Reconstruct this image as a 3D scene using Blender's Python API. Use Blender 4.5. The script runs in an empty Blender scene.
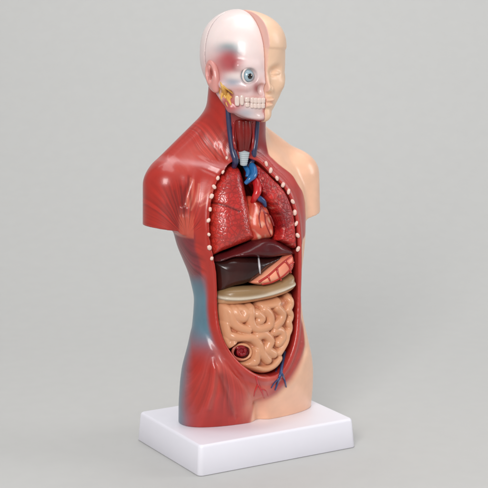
import bpy, math, random
import numpy as np
from mathutils import Matrix, Vector
from mathutils.bvhtree import BVHTree
random.seed(4)
rng = np.random.default_rng(7)
S = 0.01                      # everything below is drawn in centimetres, S turns it into metres
scene = bpy.context.scene

# ------------------------------------------------------------------ camera
TH, DIST, HGT, PITCH, FPX, CX, ROLL = 0.520925846, 92.0004742, 29.7639605, 0.185680551, 1558.34344, 0.795682989, -0.00336791172
cam_c = np.array([-DIST*math.sin(TH), -DIST*math.cos(TH), HGT])
fw = np.array([math.sin(TH)*math.cos(PITCH), math.cos(TH)*math.cos(PITCH), -math.sin(PITCH)])
rt = np.array([math.cos(TH), -math.sin(TH), 0.0]); up = np.cross(rt, fw)
r2 = rt*math.cos(ROLL) + up*math.sin(ROLL); u2 = np.cross(r2, fw)
cd = bpy.data.cameras.new('camera'); cam = bpy.data.objects.new('camera', cd)
scene.collection.objects.link(cam); scene.camera = cam
cd.sensor_width = 36; cd.lens = FPX/488*36; cd.shift_x = -CX/488
cd.clip_start = 0.01; cd.clip_end = 50
M = Matrix.Identity(4)
for i in range(3):
    M[i][0] = r2[i]; M[i][1] = u2[i]; M[i][2] = -fw[i]; M[i][3] = cam_c[i]*S
cam.matrix_world = M

# ------------------------------------------------------------------ light
scene.view_settings.view_transform = 'Standard'; scene.view_settings.look = 'None'
scene.view_settings.exposure = 0.0; scene.view_settings.gamma = 1
w = bpy.data.worlds.new('World'); scene.world = w; w.use_nodes = True
w.node_tree.nodes['Background'].inputs[0].default_value = (0.94, 0.96, 1.0, 1)
w.node_tree.nodes['Background'].inputs[1].default_value = 0.36
def area(name, loc, target, sx, sy, power, col=(1, 1, 1)):
    l = bpy.data.lights.new(name, 'AREA'); l.shape = 'RECTANGLE'; l.size = sx; l.size_y = sy
    l.energy = power; l.color = col
    o = bpy.data.objects.new(name, l); scene.collection.objects.link(o)
    o.location = loc
    o.rotation_euler = (Vector(target)-Vector(loc)).to_track_quat('-Z', 'Y').to_euler()
    return o
area('softbox_key', (-0.8, -0.85, 0.75), (0, 0, 0.14), 0.45, 0.55, 12.0, (1, 0.985, 0.97))
area('softbox_top', (0.1, 0.1, 1.35), (0, 0, 0.1), 0.9, 0.9, 7.2)
area('backdrop_fill', (0.35, 0.55, 1.25), (0.55, 1.0, 0.45), 1.4, 0.3, 3.2)  # unseen lamp added to brighten the upper backdrop
area('softbox_side', (1.0, -0.55, 0.55), (0, 0, 0.15), 0.4, 0.7, 4.0, (0.97, 0.98, 1))

# ------------------------------------------------------------------ helpers
def lin(c):
    c = np.asarray(c, float)/255.0
    return np.where(c <= 0.04045, c/12.92, ((c+0.055)/1.055)**2.4)
def ray(px, py):
    d = fw*FPX + r2*(px-244-CX) - u2*(py-244)
    return d/np.linalg.norm(d)
def at(px, py, Y):
    d = ray(px, py); t = (Y-cam_c[1])/d[1]
    return cam_c + d*t
def sstep(a, b, x):
    t = np.clip((x-a)/(b-a), 0, 1); return t*t*(3-2*t)
def smin(a, b, k):
    h = np.clip(0.5+0.5*(b-a)/k, 0, 1); return b*(1-h)+a*h-k*h*(1-h)
def smax(a, b, k): return -smin(-a, -b, k)
def ell(X, Y, Z, c, r):
    x, y, z = (X-c[0])/r[0], (Y-c[1])/r[1], (Z-c[2])/r[2]
    k0 = np.sqrt(x*x+y*y+z*z); k1 = np.sqrt((x/r[0])**2+(y/r[1])**2+(z/r[2])**2)+1e-6
    return k0*(k0-1)/k1
def cap(X, Y, Z, a, b, ra, rb):
    a = np.array(a, float); b = np.array(b, float); ab = b-a
    t = np.clip(((X-a[0])*ab[0]+(Y-a[1])*ab[1]+(Z-a[2])*ab[2])/(ab@ab), 0, 1)
    return np.sqrt((X-a[0]-ab[0]*t)**2+(Y-a[1]-ab[1]*t)**2+(Z-a[2]-ab[2]*t)**2)-(ra+(rb-ra)*t)
def catmull(P, n=6, closed=False):
    P = np.asarray(P, float); m = len(P); out = []
    rngi = range(m if closed else m-1)
    for i in rngi:
        if closed: p0, p1, p2, p3 = P[i-1], P[i], P[(i+1) % m], P[(i+2) % m]
        else: p0, p1, p2, p3 = P[max(i-1, 0)], P[i], P[i+1], P[min(i+2, m-1)]
        for k in range(n):
            t = k/n
            out.append(0.5*((2*p1)+(-p0+p2)*t+(2*p0-5*p1+4*p2-p3)*t*t+(-p0+3*p1-3*p2+p3)*t**3))
    if not closed: out.append(P[-1])
    return np.array(out)
def poly_sd(PX, PZ, poly):            # signed distance in the x-z plane, negative inside
    d = np.full(PX.shape, 1e9, np.float32); s = np.ones(PX.shape, np.float32)
    n = len(poly)
    for i in range(n):
        ax, az = poly[i]; bx, bz = poly[(i+1) % n]
        ex, ez = bx-ax, bz-az
        t = np.clip(((PX-ax)*ex+(PZ-az)*ez)/(ex*ex+ez*ez+1e-12), 0, 1)
        d = np.minimum(d, (PX-ax-ex*t)**2+(PZ-az-ez*t)**2)
        c = ((az <= PZ) & (bz > PZ)) | ((bz <= PZ) & (az > PZ))
        xi = ax+(PZ-az)*ex/(ez if abs(ez) > 1e-9 else 1e-9)
        s = np.where(c & (PX < xi), -s, s)
    return np.sqrt(d)*s
def line_d(PX, PZ, pts):
    d = np.full(PX.shape, 1e9)
    for (ax, az), (bx, bz) in zip(pts[:-1], pts[1:]):
        ex, ez = bx-ax, bz-az
        t = np.clip(((PX-ax)*ex+(PZ-az)*ez)/(ex*ex+ez*ez+1e-12), 0, 1)
        d = np.minimum(d, (PX-ax-ex*t)**2+(PZ-az-ez*t)**2)
    return np.sqrt(d)
def grid(lo, hi, h):
    ax = [np.arange(lo[i], hi[i]+h, h, dtype=np.float32) for i in range(3)]
    return ax, np.meshgrid(*ax, indexing='ij', sparse=True)
def nets(f, ax):
    """surface nets: a smooth quad mesh of the zero level of f"""
    nx, ny, nz = f.shape; ins = f < 0
    c = np.zeros((nx-1, ny-1, nz-1), np.int8)
    for dx in (0, 1):
        for dy in (0, 1):
            for dz in (0, 1):
                c += ins[dx:nx-1+dx, dy:ny-1+dy, dz:nz-1+dz]
    cell = np.argwhere((c > 0) & (c < 8)); idx = -np.ones(c.shape, np.int32)
    idx[cell[:, 0], cell[:, 1], cell[:, 2]] = np.arange(len(cell))
    acc = np.zeros((len(cell), 3)); cnt = np.zeros(len(cell))
    co = [(a, b, d) for a in (0, 1) for b in (0, 1) for d in (0, 1)]
    val = {o: f[cell[:, 0]+o[0], cell[:, 1]+o[1], cell[:, 2]+o[2]].astype(float) for o in co}
    for a in co:
        for k in range(3):
            if a[k]: continue
            b = list(a); b[k] = 1; b = tuple(b); va, vb = val[a], val[b]
            m = (va < 0) != (vb < 0); t = np.where(m, va/np.where(m, va-vb, 1), 0)
            p = np.tile(np.array(a, float), (len(cell), 1)); p[:, k] = t
            acc[m] += p[m]; cnt[m] += 1
    P = (cell+acc/cnt[:, None])
    h = ax[0][1]-ax[0][0]
    V = P*h+np.array([ax[0][0], ax[1][0], ax[2][0]])
    F = []
    for k in range(3):
        i, j = [(1, 2), (2, 0), (0, 1)][k]
        sl0 = [slice(1, -1)]*3; sl1 = [slice(1, -1)]*3
        sl0[k] = slice(0, -1); sl1[k] = slice(1, None)
        A = ins[tuple(sl0)]; B = ins[tuple(sl1)]
        e = np.argwhere(A != B); fl = A[e[:, 0], e[:, 1], e[:, 2]]
        off = np.array([1, 1, 1]); off[k] = 0; e = e+off
        q = []
        for (di, dj) in ((1, 1), (0, 1), (0, 0), (1, 0)):
            g = e.copy(); g[:, i] -= di; g[:, j] -= dj
            q.append(idx[g[:, 0], g[:, 1], g[:, 2]])
        q = np.stack(q, 1)
        q[fl == False] = q[fl == False][:, ::-1]
        F.append(q)
    F = np.concatenate(F); F = F[(F >= 0).all(1)]
    return V, F
def relax(V, F, it=1, lam=0.5):
    E = np.concatenate([F[:, [0, 1]], F[:, [1, 2]], F[:, [2, 3]], F[:, [3, 0]]])
    n = len(V); cnt = np.bincount(E.ravel(), minlength=n)[:, None]
    for _ in range(it):
        acc = np.zeros_like(V)
        for k in range(3):
            acc[:, k] = np.bincount(E[:, 0], V[E[:, 1], k], n)+np.bincount(E[:, 1], V[E[:, 0], k], n)
        V = V*(1-lam)+lam*acc/np.maximum(cnt, 1)
    return V
def link(name, me, parent, mat, label=None):
    o = bpy.data.objects.new(name, me); scene.collection.objects.link(o)
    if parent: o.parent = parent
    if mat: me.materials.append(mat)
    if label: o['label'] = label
    return o
def mesh(name, V, F, mat, parent=None, col=None, fib=None, fibw=None, smooth=True, label=None):
    V = np.asarray(V, float)
    me = bpy.data.meshes.new(name)
    F = [tuple(int(i) for i in f) for f in F] if not isinstance(F, np.ndarray) else F
    if isinstance(F, np.ndarray):
        k = F.shape[1]
        me.vertices.add(len(V)); me.vertices.foreach_set('co', (V*S).astype(np.float32).ravel())
        me.loops.add(F.size); me.loops.foreach_set('vertex_index', F.astype(np.int32).ravel())
        me.polygons.add(len(F)); me.polygons.foreach_set('loop_start', np.arange(0, F.size, k, dtype=np.int32))
        me.update(calc_edges=True); me.validate()
    else:
        me.from_pydata([tuple(v*S) for v in V], [], F)
    if smooth: me.polygons.foreach_set('use_smooth', [True]*len(me.polygons))
    if col is not None:
        a = me.color_attributes.new('Col', 'FLOAT_COLOR', 'POINT')
        c = np.ones((len(V), 4), np.float32); c[:, :3] = col
        a.data.foreach_set('color', c.ravel())
    if fib is not None:
        a = me.attributes.new('fib', 'FLOAT', 'POINT'); a.data.foreach_set('value', fib.astype(np.float32))
        a = me.attributes.new('fibw', 'FLOAT', 'POINT'); a.data.foreach_set('value', fibw.astype(np.float32))
    me.update()
    return link(name, me, parent, mat, label)
def tube_vf(P, R, n=12, cap_ends=True):
    P = np.asarray(P, float); R = np.broadcast_to(np.asarray(R, float), (len(P),))
    T = np.gradient(P, axis=0); T /= np.linalg.norm(T, axis=1)[:, None]+1e-9
    N = np.cross(T[0], [0.3, 1, 0.2]); N /= np.linalg.norm(N)
    V = []; F = []
    for i in range(len(P)):
        N = N-T[i]*(N@T[i]); N /= np.linalg.norm(N); B = np.cross(T[i], N)
        for k in range(n):
            a = 2*math.pi*k/n; V.append(P[i]+R[i]*(N*math.cos(a)+B*math.sin(a)))
    for i in range(len(P)-1):
        for k in range(n):
            F.append((i*n+k, i*n+(k+1) % n, (i+1)*n+(k+1) % n, (i+1)*n+k))
    if cap_ends:
        for e, s in ((0, -1), (len(P)-1, 1)):
            c = len(V); V.append(P[e]+T[e]*s*R[e]*0.35)
            for k in range(n):
                a, b = e*n+k, e*n+(k+1) % n
                F.append((c, b, a) if s < 0 else (c, a, b))
    return V, F
def tube(name, P, R, mat, parent, n=12, sm=5, label=None):
    P = np.asarray(P, float); R = np.broadcast_to(np.asarray(R, float), (len(P),))
    Q = catmull(np.column_stack([P, R]), sm)
    V, F = tube_vf(Q[:, :3], Q[:, 3], n)
    return mesh(name, V, F, mat, parent, label=label)
def join_vf(L):
    V = []; F = []
    for v, f in L:
        o = len(V); V += list(v); F += [tuple(i+o for i in q) for q in f]
    return V, F
def blob(c, r, ax=None, n=14, m=9, pw=1.0):
    """ellipsoid (rounded box when pw < 1); ax rows are its axes"""
    ax = np.eye(3) if ax is None else np.asarray(ax)
    V = []; F = []
    sp = lambda v: np.sign(v)*abs(v)**pw
    for j in range(m+1):
        t = math.pi*j/m
        for k in range(n):
            p = 2*math.pi*k/n
            q = np.array([sp(math.sin(t))*sp(math.cos(p)), sp(math.sin(t))*sp(math.sin(p)), sp(math.cos(t))])*r
            V.append(np.asarray(c)+q@ax)
    for j in range(m):
        for k in range(n):
            F.append((j*n+k, (j+1)*n+k, (j+1)*n+(k+1) % n, j*n+(k+1) % n))
    return V, F

# ------------------------------------------------------------------ materials
def material(name, col=None, rough=0.35, coat=0.3, sss=0.1, bump=None, bstr=0.3, fib=0, mottle=0.06, spec=0.5):
    m = bpy.data.materials.new(name); m.use_nodes = True
    nt = m.node_tree; N = nt.nodes; L = nt.links
    b = N['Principled BSDF']
    b.inputs['Roughness'].default_value = rough
    b.inputs['Specular IOR Level'].default_value = spec
    b.inputs['Coat Weight'].default_value = coat; b.inputs['Coat Roughness'].default_value = 0.12
    b.inputs['Subsurface Weight'].default_value = sss
    b.inputs['Subsurface Radius'].default_value = (1, 0.4, 0.25); b.inputs['Subsurface Scale'].default_value = 0.002
    tc = N.new('ShaderNodeTexCoord')
    if col is None:
        a = N.new('ShaderNodeAttribute'); a.attribute_name = 'Col'; src = a.outputs['Color']
    else:
        a = N.new('ShaderNodeRGB'); a.outputs[0].default_value = (*lin(col), 1); src = a.outputs[0]
    n1 = N.new('ShaderNodeTexNoise'); n1.inputs['Scale'].default_value = 90; n1.inputs['Detail'].default_value = 5
    L.new(tc.outputs['Object'], n1.inputs['Vector'])
    mr = N.new('ShaderNodeMapRange'); mr.inputs['From Min'].default_value = 0.3; mr.inputs['From Max'].default_value = 0.7
    mr.inputs['To Min'].default_value = 1-mottle; mr.inputs['To Max'].default_value = 1+mottle
    L.new(n1.outputs['Fac'], mr.inputs['Value'])
    mx = N.new('ShaderNodeVectorMath'); mx.operation = 'SCALE'
    L.new(src, mx.inputs[0]); L.new(mr.outputs[0], mx.inputs['Scale']); csrc = mx.outputs[0]
    hs = []
    def addh(sock, k):
        q = N.new('ShaderNodeMath'); q.operation = 'MULTIPLY'; q.inputs[1].default_value = k
        L.new(sock, q.inputs[0]); hs.append(q.outputs[0])
    if fib:
        f = N.new('ShaderNodeAttribute'); f.attribute_name = 'fib'
        nf = N.new('ShaderNodeTexNoise'); nf.noise_dimensions = '1D'
        nf.inputs['Scale'].default_value = 1.0; nf.inputs['Detail'].default_value = 3.5
        # a slow wobble keeps the strands from being ruled lines
        nw = N.new('ShaderNodeTexNoise'); nw.inputs['Scale'].default_value = 70; L.new(tc.outputs['Object'], nw.inputs['Vector'])
        wv = N.new('ShaderNodeMath'); wv.operation = 'MULTIPLY_ADD'; wv.inputs[1].default_value = 0.9
        L.new(nw.outputs['Fac'], wv.inputs[0]); L.new(f.outputs['Fac'], wv.inputs[2]); L.new(wv.outputs[0], nf.inputs['W'])
        addh(nf.outputs['Fac'], fib)
        m2 = N.new('ShaderNodeMapRange'); m2.inputs['From Min'].default_value = 0.35; m2.inputs['From Max'].default_value = 0.65
        m2.inputs['To Min'].default_value = 0.68; m2.inputs['To Max'].default_value = 1.28
        L.new(nf.outputs['Fac'], m2.inputs['Value'])
        # strands fade where the muscle is smooth or the skin covers it
        z = N.new('ShaderNodeAttribute'); z.attribute_name = 'fibw'
        mm = N.new('ShaderNodeMix'); L.new(z.outputs['Fac'], mm.inputs[0]); mm.inputs[2].default_value = 1.0; L.new(m2.outputs[0], mm.inputs[3])
        h0 = hs.pop(); hq = N.new('ShaderNodeMath'); hq.operation = 'MULTIPLY'; L.new(h0, hq.inputs[0]); L.new(z.outputs['Fac'], hq.inputs[1]); hs.append(hq.outputs[0])
        m3 = N.new('ShaderNodeVectorMath'); m3.operation = 'SCALE'; L.new(csrc, m3.inputs[0]); L.new(mm.outputs[0], m3.inputs['Scale']); csrc = m3.outputs[0]
    if bump == 'cells':       # cobbled lung surface
        v = N.new('ShaderNodeTexVoronoi'); v.feature = 'DISTANCE_TO_EDGE'; v.inputs['Scale'].default_value = 390
        nz = N.new('ShaderNodeTexNoise'); nz.inputs['Scale'].default_value = 160
        L.new(tc.outputs['Object'], nz.inputs['Vector'])
        va = N.new('ShaderNodeVectorMath'); va.operation = 'MULTIPLY_ADD'; va.inputs[1].default_value = (0.004,)*3
        L.new(nz.outputs['Color'], va.inputs[0]); L.new(tc.outputs['Object'], va.inputs[2]); L.new(va.outputs[0], v.inputs['Vector'])
        r = N.new('ShaderNodeMapRange'); r.inputs['From Max'].default_value = 0.22; L.new(v.outputs['Distance'], r.inputs['Value']); r.interpolation_type = 'SMOOTHSTEP'
        addh(r.outputs[0], 0.8)
        m4 = N.new('ShaderNodeMapRange'); m4.inputs['To Min'].default_value = 0.72; m4.inputs['To Max'].default_value = 1.05; L.new(r.outputs[0], m4.inputs['Value'])
        m5 = N.new('ShaderNodeVectorMath'); m5.operation = 'SCALE'; L.new(csrc, m5.inputs[0]); L.new(m4.outputs[0], m5.inputs['Scale']); csrc = m5.outputs[0]
    nb = N.new('ShaderNodeTexNoise'); nb.inputs['Scale'].default_value = {'fine': 420, 'rough': 260}.get(bump, 700); nb.inputs['Detail'].default_value = 3
    L.new(tc.outputs['Object'], nb.inputs['Vector']); addh(nb.outputs['Fac'], {'rough': 1.0, 'cells': 0.3, 'fine': 0.4}.get(bump, 0.1))
    s = hs[0]
    for h in hs[1:]:
        q = N.new('ShaderNodeMath'); q.operation = 'ADD'; L.new(s, q.inputs[0]); L.new(h, q.inputs[1]); s = q.outputs[0]
    bp = N.new('ShaderNodeBump'); bp.inputs['Strength'].default_value = bstr; bp.inputs['Distance'].default_value = 0.0006
    L.new(s, bp.inputs['Height']); L.new(bp.outputs[0], b.inputs['Normal']); L.new(bp.outputs[0], b.inputs['Coat Normal'])
    L.new(csrc, b.inputs['Base Color'])
    return m
M_body = material('painted_vinyl_muscle', rough=0.33, coat=0.3, fib=0.9, bstr=0.35, mottle=0.07)
M_head = material('painted_vinyl_head', rough=0.34, coat=0.3, bstr=0.2, bump='fine', mottle=0.04)
M_face = material('skin_vinyl', rough=0.4, coat=0.15, bstr=0.25, bump='fine', mottle=0.045)
M_lung = material('lung_vinyl', rough=0.3, coat=0.5, bump='cells', bstr=0.22, mottle=0.18)
M_lung2 = material('lung_vinyl_dark', rough=0.42, coat=0.2, bump='cells', spec=0.35, bstr=0.25, mottle=0.25)
M_wet = material('organ_gloss', rough=0.28, coat=0.22, spec=0.35, bump='fine', bstr=0.3, mottle=0.1)
M_liver = material('liver_gloss', rough=0.22, coat=0.1, spec=0.35, bump='fine', bstr=0.25, mottle=0.15)
M_gut = material('gut_gloss', rough=0.36, coat=0.28, bump='fine', bstr=0.2, mottle=0.05)
M_blue = material('vein_blue', (38, 62, 110), 0.3, 0.4, 0, mottle=0.1)
M_blue2 = material('vessel_blue', (35, 105, 165), 0.25, 0.5, 0, mottle=0.1)
M_vein = material('neck_vein_blue', (46, 48, 82), 0.35, 0.3, 0, mottle=0.15)
M_red = material('artery_red', (190, 28, 30), 0.25, 0.5, 0, mottle=0.1)
M_sart = material('stomach_artery_red', (176, 40, 30), 0.3, 0.4, 0, mottle=0.12)
M_dred = material('artery_dark', (140, 24, 24), 0.3, 0.4, 0, mottle=0.1)
M_white = material('bone_white', (236, 200, 186), 0.3, 0.4, 0.1)
M_pale = material('ligament_white', (196, 192, 196), 0.3, 0.3, 0)
M_carti = material('cartilage_grey', (176, 186, 190), 0.4, 0.15, 0)
M_tooth = material('tooth_enamel', (228, 206, 196), 0.25, 0.5, 0.1)
M_dark = material('pupil_black', (8, 8, 10), 0.1, 0.6, 0)
M_eye = material('eye_blue_grey', (150, 172, 182), 0.18, 0.6, 0.0)
M_base = material('base_white_plastic', (234, 232, 240), 0.38, 0.1, 0.0, bstr=0.05, mottle=0.008)

# ------------------------------------------------------------------ torso profile
#          z     cx    cy     a     b
PR = np.array([
 (1.0,  0.20, 0.35, 4.50, 1.78), (1.8,  0.20, 0.30, 4.50, 1.85), (3.0, 0.12, 0.05, 4.48, 2.12), (4.3, 0.05, -0.18, 4.38, 2.36),
 (5.3,  0.0, -0.30, 4.22, 2.42), (6.6, 0.0, -0.38, 3.85, 2.32), (8.0, 0.0, -0.36, 3.50, 2.22),
 (9.4,  0.07, -0.24, 3.36, 2.20), (10.9, 0.10, 0.06, 3.60, 2.38), (12.5, 0.05, 0.45, 4.07, 2.62),
 (14.,  0.0, 0.72, 4.30, 2.70), (15.6, 0.0, 0.98, 4.30, 2.62), (16.8, 0.0, 1.15, 3.9, 2.25),
 (17.7, 0.0, 1.22, 3.0, 1.85), (18.4, 0.0, 1.25, 2.0, 1.5), (19.2, 0.0, 1.25, 1.2, 1.2), (22, 0.0, 1.25, 0.5, 0.5)])
zz = np.linspace(0, 22, 441)
def _smooth(col):
    v = np.interp(zz, PR[:, 0], PR[:, col]); k = np.hanning(25); k /= k.sum()
    return np.convolve(np.pad(v, 12, 'edge'), k, 'valid')
PS = [_smooth(i) for i in range(1, 5)]
def prof(z): return [np.interp(z, zz, p) for p in PS]
def yfront(x, z, n=2.35):
    cx, cy, a, b = prof(z)
    return cy-b*np.clip(1-(np.abs(x-cx)/a)**n, 0, 1)**(1/n)
def front(px, py):                     # where the sight line first meets the trunk
    d = ray(px, py); ys = np.linspace(-4, 2.5, 900); t = (ys-cam_c[1])/d[1]
    X = cam_c[0]+d[0]*t; Z = cam_c[2]+d[2]*t
    cx, cy, a, b = prof(Z)
    ins = (np.abs(X-cx)/a)**2.35+(np.abs(ys-cy)/b)**2.35 < 1
    i = np.argmax(ins) if ins.any() else np.argmin((np.abs(X-cx)/a)**2.35+(np.abs(ys-cy)/b)**2.35)
    return np.array([X[i], ys[i], Z[i]])
def fp(L): return np.array([front(*p)[[0, 2]] for p in L])
def outline(L, n=5): return catmull(fp(L), n, closed=True)

OPEN = outline([(231,163),(222,174),(215,188),(211,205),(209.5,225),(211,245),(214,259),(216.5,275),(217.5,295),(218.5,318),(223,337),(231,352),
                (241,364),(254,373),(266,375.5),(279,371),(289,356),(295,336),(297,312),(297.5,290),(298,268),(298,250),(297.5,236),(295,215),
                (289,196),(281,184),(272,176),(264,167),(256,161),(244,158)])
REDR = fp([(244,128),(263,128),(263,150),(270,158),(281,166),(293,177),(302,190),(306,204),(307,240),(303.5,270),(302,290),(303,310),(305,328),
           (306,345),(301,362),(292,380),(277,394),(262,402),(250,403)])     # right border of the red paint, neck to crotch
REDR = np.vstack([REDR, [(-3, REDR[-1][1]), (-3, REDR[0][1])]])

# ------------------------------------------------------------------ the thing
root = bpy.data.objects.new('anatomical_torso', None); scene.collection.objects.link(root)
root['label'] = 'painted anatomical torso with exposed organs, half skull and half face, standing on a white base'
root['category'] = 'anatomical model'

# base: tapered block with soft edges
def base_mesh():
    W, D, h, t = 5.3, 3.97, 1.813, 0.134
    rings = []
    def ring(z, w, d, r, n=8):
        R = []
        for (sx, sy, a0) in ((1, 1, 0), (-1, 1, 90), (-1, -1, 180), (1, -1, 270)):
            for k in range(n+1):
                a = math.radians(a0+90*k/n)
                R.append((sx*(w-r)+r*math.cos(a), sy*(d-r)+r*math.sin(a), z))
        return R
    e = 0.16
    rings.append(ring(0.02, W+t-0.03, D+t-0.03, 0.28)); rings.append(ring(0.06, W+t, D+t, 0.3))
    rings.append(ring(h-e, W+0.01, D+0.01, 0.3))
    for k in range(1, 7):
        a = math.radians(90*k/6); rings.append(ring(h-e+e*math.sin(a), W-e+e*math.cos(a), D-e+e*math.cos(a), 0.3-e*(1-math.cos(a))*0.6))
    V = [p for r in rings for p in r]; n = len(rings[0]); F = []
    for j in range(len(rings)-1):
        for k in range(n):
            F.append((j*n+k, j*n+(k+1) % n, (j+1)*n+(k+1) % n, (j+1)*n+k))
    F.append(tuple(range((len(rings)-1)*n, len(rings)*n))); F.append(tuple(reversed(range(n))))
    return V, F
V, F = base_mesh()
mesh('base', V, F, M_base, root)

# ------------------------------------------------------------------ torso
def torso_field(X, Y, Z):
    z1 = Z.ravel().astype(float); cx, cy, a, b = [p.reshape(1, 1, -1) for p in prof(z1)]
    n = 2.35
    u = np.abs(X-cx)/a+1e-6; v = np.abs(Y-cy)/b+1e-6
    r = (u**n+v**n)**(1/n)
    g = np.sqrt((u**(n-1)/a)**2+(v**(n-1)/b)**2)*r**(1-n)
    f = (r-1)/g
    # trapezius, shoulders, arm stumps
    for s in (-1, 1):
        f = smin(f, cap(X, Y, Z, (0.5*s, 1.95, 19.3 if s < 0 else 19.0), (4.0*s, 1.9, 16.65), 1.4, 1.28), 0.9)
        st = cap(X, Y, Z, (4.4*s, 1.4, 16.2), (4.58*s, 1.35, 12.6), 1.5, 1.42)
        st = np.maximum(st, 13.58+0.17*(np.abs(X)-4.0)-Z)
        if s < 0: f = smin(f, st, 0.35)
        else: f = smin(f, st, 0.45)
    bx = [np.abs(X+3.98)-0.30, np.abs(Y-0.3)-0.55, np.abs(Z-14.3)-0.75]
    tab = np.sqrt(np.maximum(bx[0], 0)**2+np.maximum(bx[1], 0)**2+np.maximum(bx[2], 0)**2)+np.minimum(np.maximum(np.maximum(bx[0], bx[1]), bx[2]), 0)-0.08
    f = smin(f, tab, 0.28)
    neck = cap(X, Y*0.98, Z, (0, 1.35, 17.2), (0, 0.75, 22.0), 1.9, 1.72)
    f = smin(f, neck, 0.55)
    return f
def torso():
    ax, (X, Y, Z) = grid((-6.6, -3.5, 1.5), (6.6, 3.9, 22.4), 0.066)
    f = torso_field(X, Y, Z).astype(np.float32)
    X2, Z2 = X[:, 0, :], Z[:, 0, :]
    X2 = np.broadcast_to(X2, (f.shape[0], f.shape[2])); Z2 = np.broadcast_to(Z2, X2.shape)
    sd = poly_sd(X2, Z2, OPEN)
    front_w = sstep(1.2, -0.6, np.broadcast_to(Y, (1, f.shape[1], 1)))[0, :, 0]        # only the front carries relief
    # relief drawn in the x-z plane
    rel = np.zeros_like(X2)
    lipw = sstep(17.5, 13.0, Z2)*0.10+0.05
    rel += lipw*np.exp(-((sd-0.22)/0.2)**2)
    rel -= 0.06*np.exp(-((sd-0.62)/0.14)**2)*sstep(13.5, 12, Z2)
    # pouch of the lower belly and inguinal folds
    pc = front(259, 378)
    rel += 0.26*np.exp(-(((X2-pc[0])/1.9)**2+((Z2-pc[2])/1.5)**2)**1.5)
    def groove(L, wd, dp):
        d = line_d(X2, Z2, catmull(fp(L), 5)); return dp*np.exp(-(d/wd)**2)
    rel -= groove([(213,335),(222,352),(236,372),(249,392),(257,404)], 0.16, 0.14)
    rel -= groove([(306,350),(297,368),(286,386),(272,397),(260,403)], 0.2, 0.07)
    rel -= groove([(260,404),(261,411),(261,419)], 0.42, 0.45)
    rel -= groove([(216,356),(220,374),(229,396),(238,418)], 0.14, 0.12)
    rel -= groove([(212,356),(207,376),(199,396),(195,410)], 0.14, 0.08)
    rel += groove([(216,368),(213,388),(208,408)], 0.16, 0.07)
    rel += groove([(226,362),(234,384),(243,404)], 0.2, 0.05)
    # clavicle, pectoral fold, deltoid edge
    rel += groove([(180,152),(196,158),(212,165),(226,170)], 0.16, 0.09)
    rel -= groove([(186,164),(202,168),(220,176)], 0.14, 0.06)
    rel -= groove([(196,172),(192,185),(186,200),(180,212)], 0.2, 0.07)
    rel -= groove([(222,130),(220,145),(226,160)], 0.1, 0.10)
    rel -= groove([(211,125),(212,140),(218,158)], 0.1, 0.08)
    rel -= groove([(208,236),(206,262),(207,290),(209,320)], 0.12, 0.06)
    f -= rel[:, None, :]*front_w[None, :, None]
    # side ribs / oblique digitations on the muscle half
    # open the trunk
    back = Y-(prof(Z.ravel())[1].reshape(1, 1, -1)+0.75)
    f = smax(f, -np.maximum(sd[:, None, :], back), 0.07)
    # cut the foot flat, 0.5 mm into the base
    f = np.maximum(f, 1.79-Z)
    V, F = nets(f.astype(np.float32), ax); V = relax(V, F, 2, 0.5)
    x, y, z = V.T
    cx, cy, a, b = prof(z)
    sdv = poly_sd(x, z, OPEN)
    fr = y < cy+0.4
    skin, red, dred, teal = lin((240, 190, 158)), lin((172, 38, 25)), lin((120, 26, 26)), lin((62, 134, 152))
    lc = OPEN[OPEN[:, 0] < OPEN[:, 0].mean()]; lc = lc[np.argsort(lc[:, 1])]
    xb = np.interp(z, lc[:, 1], lc[:, 0]); yl = yfront(xb, z)
    rc = OPEN[OPEN[:, 0] > OPEN[:, 0].mean()]; rc = rc[np.argsort(rc[:, 1])]
    ylr = yfront(np.interp(z, rc[:, 1], rc[:, 0]), z)
    lipd = np.sqrt(np.maximum(sdv, 0)**2+np.maximum(y-yl-0.1, 0)**2)
    col = np.tile(skin, (len(V), 1))
    def mix(c, w): 
        nonlocal col
        w = w[:, None]; col = col*(1-w)+np.asarray(c)*w
    nz = (np.sin(x*2.3+z*1.1)+np.sin(z*2.9-x*1.7+y))*0.05
    # red half
    mid = -0.55*sstep(4.2, 2.4, z)
    hs_ = 0.03+0.2*sstep(4.4, 3.4, z); half = sstep(hs_, -hs_, x-mid)
    half = np.where(z > 18.2, np.maximum(half, 0), half)
    mix(red, half)
    # red paint round the opening on the skin half, airbrushed low down
    rr = poly_sd(x, z, REDR)
    soft = 0.05+0.28*sstep(9.5, 7, z)
    mix(lin((180, 56, 48)), sstep(soft, -soft, rr+nz)*np.where(z > 13.2, np.where(y < cy+1.3, 1, 0), sstep(0.28, 0.12, y-ylr-0.8*sstep(12.4, 13.2, z)-0.3*sstep(9, 7.5, z))*sstep(0.32, 0.22, sdv-3*sstep(9.4, 7.8, z)-3*sstep(12.4, 13.2, z)))*(x > mid-0.2))
    # neck stays red round the front
    mix(red*0.8, sstep(1.5, 1.35, np.abs(x))*(z > 17.6)*(y < 1.3)*sstep(17.6, 18, z))
    m = x < mid+0.02
    # dark maroon flank, teal flank and buttock
    ang = np.arctan2(y-cy, -(x-cx))                      # 0 = out to the side, negative = front
    mix(lin((112, 36, 46)), m*sstep(13.8, 13.2, z)*sstep(9.0, 10.5, z)*sstep(0.7, 1.0, lipd+nz)*(sdv > 0)*0.9)
    tw = m*sstep(11.2, 9.7, z+nz*3)*sstep(5.6, 8.2, z+nz*2)*sstep(0.4, 0.85, lipd)
    tw = np.maximum(tw, m*sstep(7.9, 6.8, z)*sstep(-1.1, 0.5, y+nz)*0.85)
    mix(teal, tw*0.85)
    mix(lin((190, 70, 62)), m*(z < 6.8)*(1-tw)*0.5*np.exp(-((ang+1.0)/0.5)**2))
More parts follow.
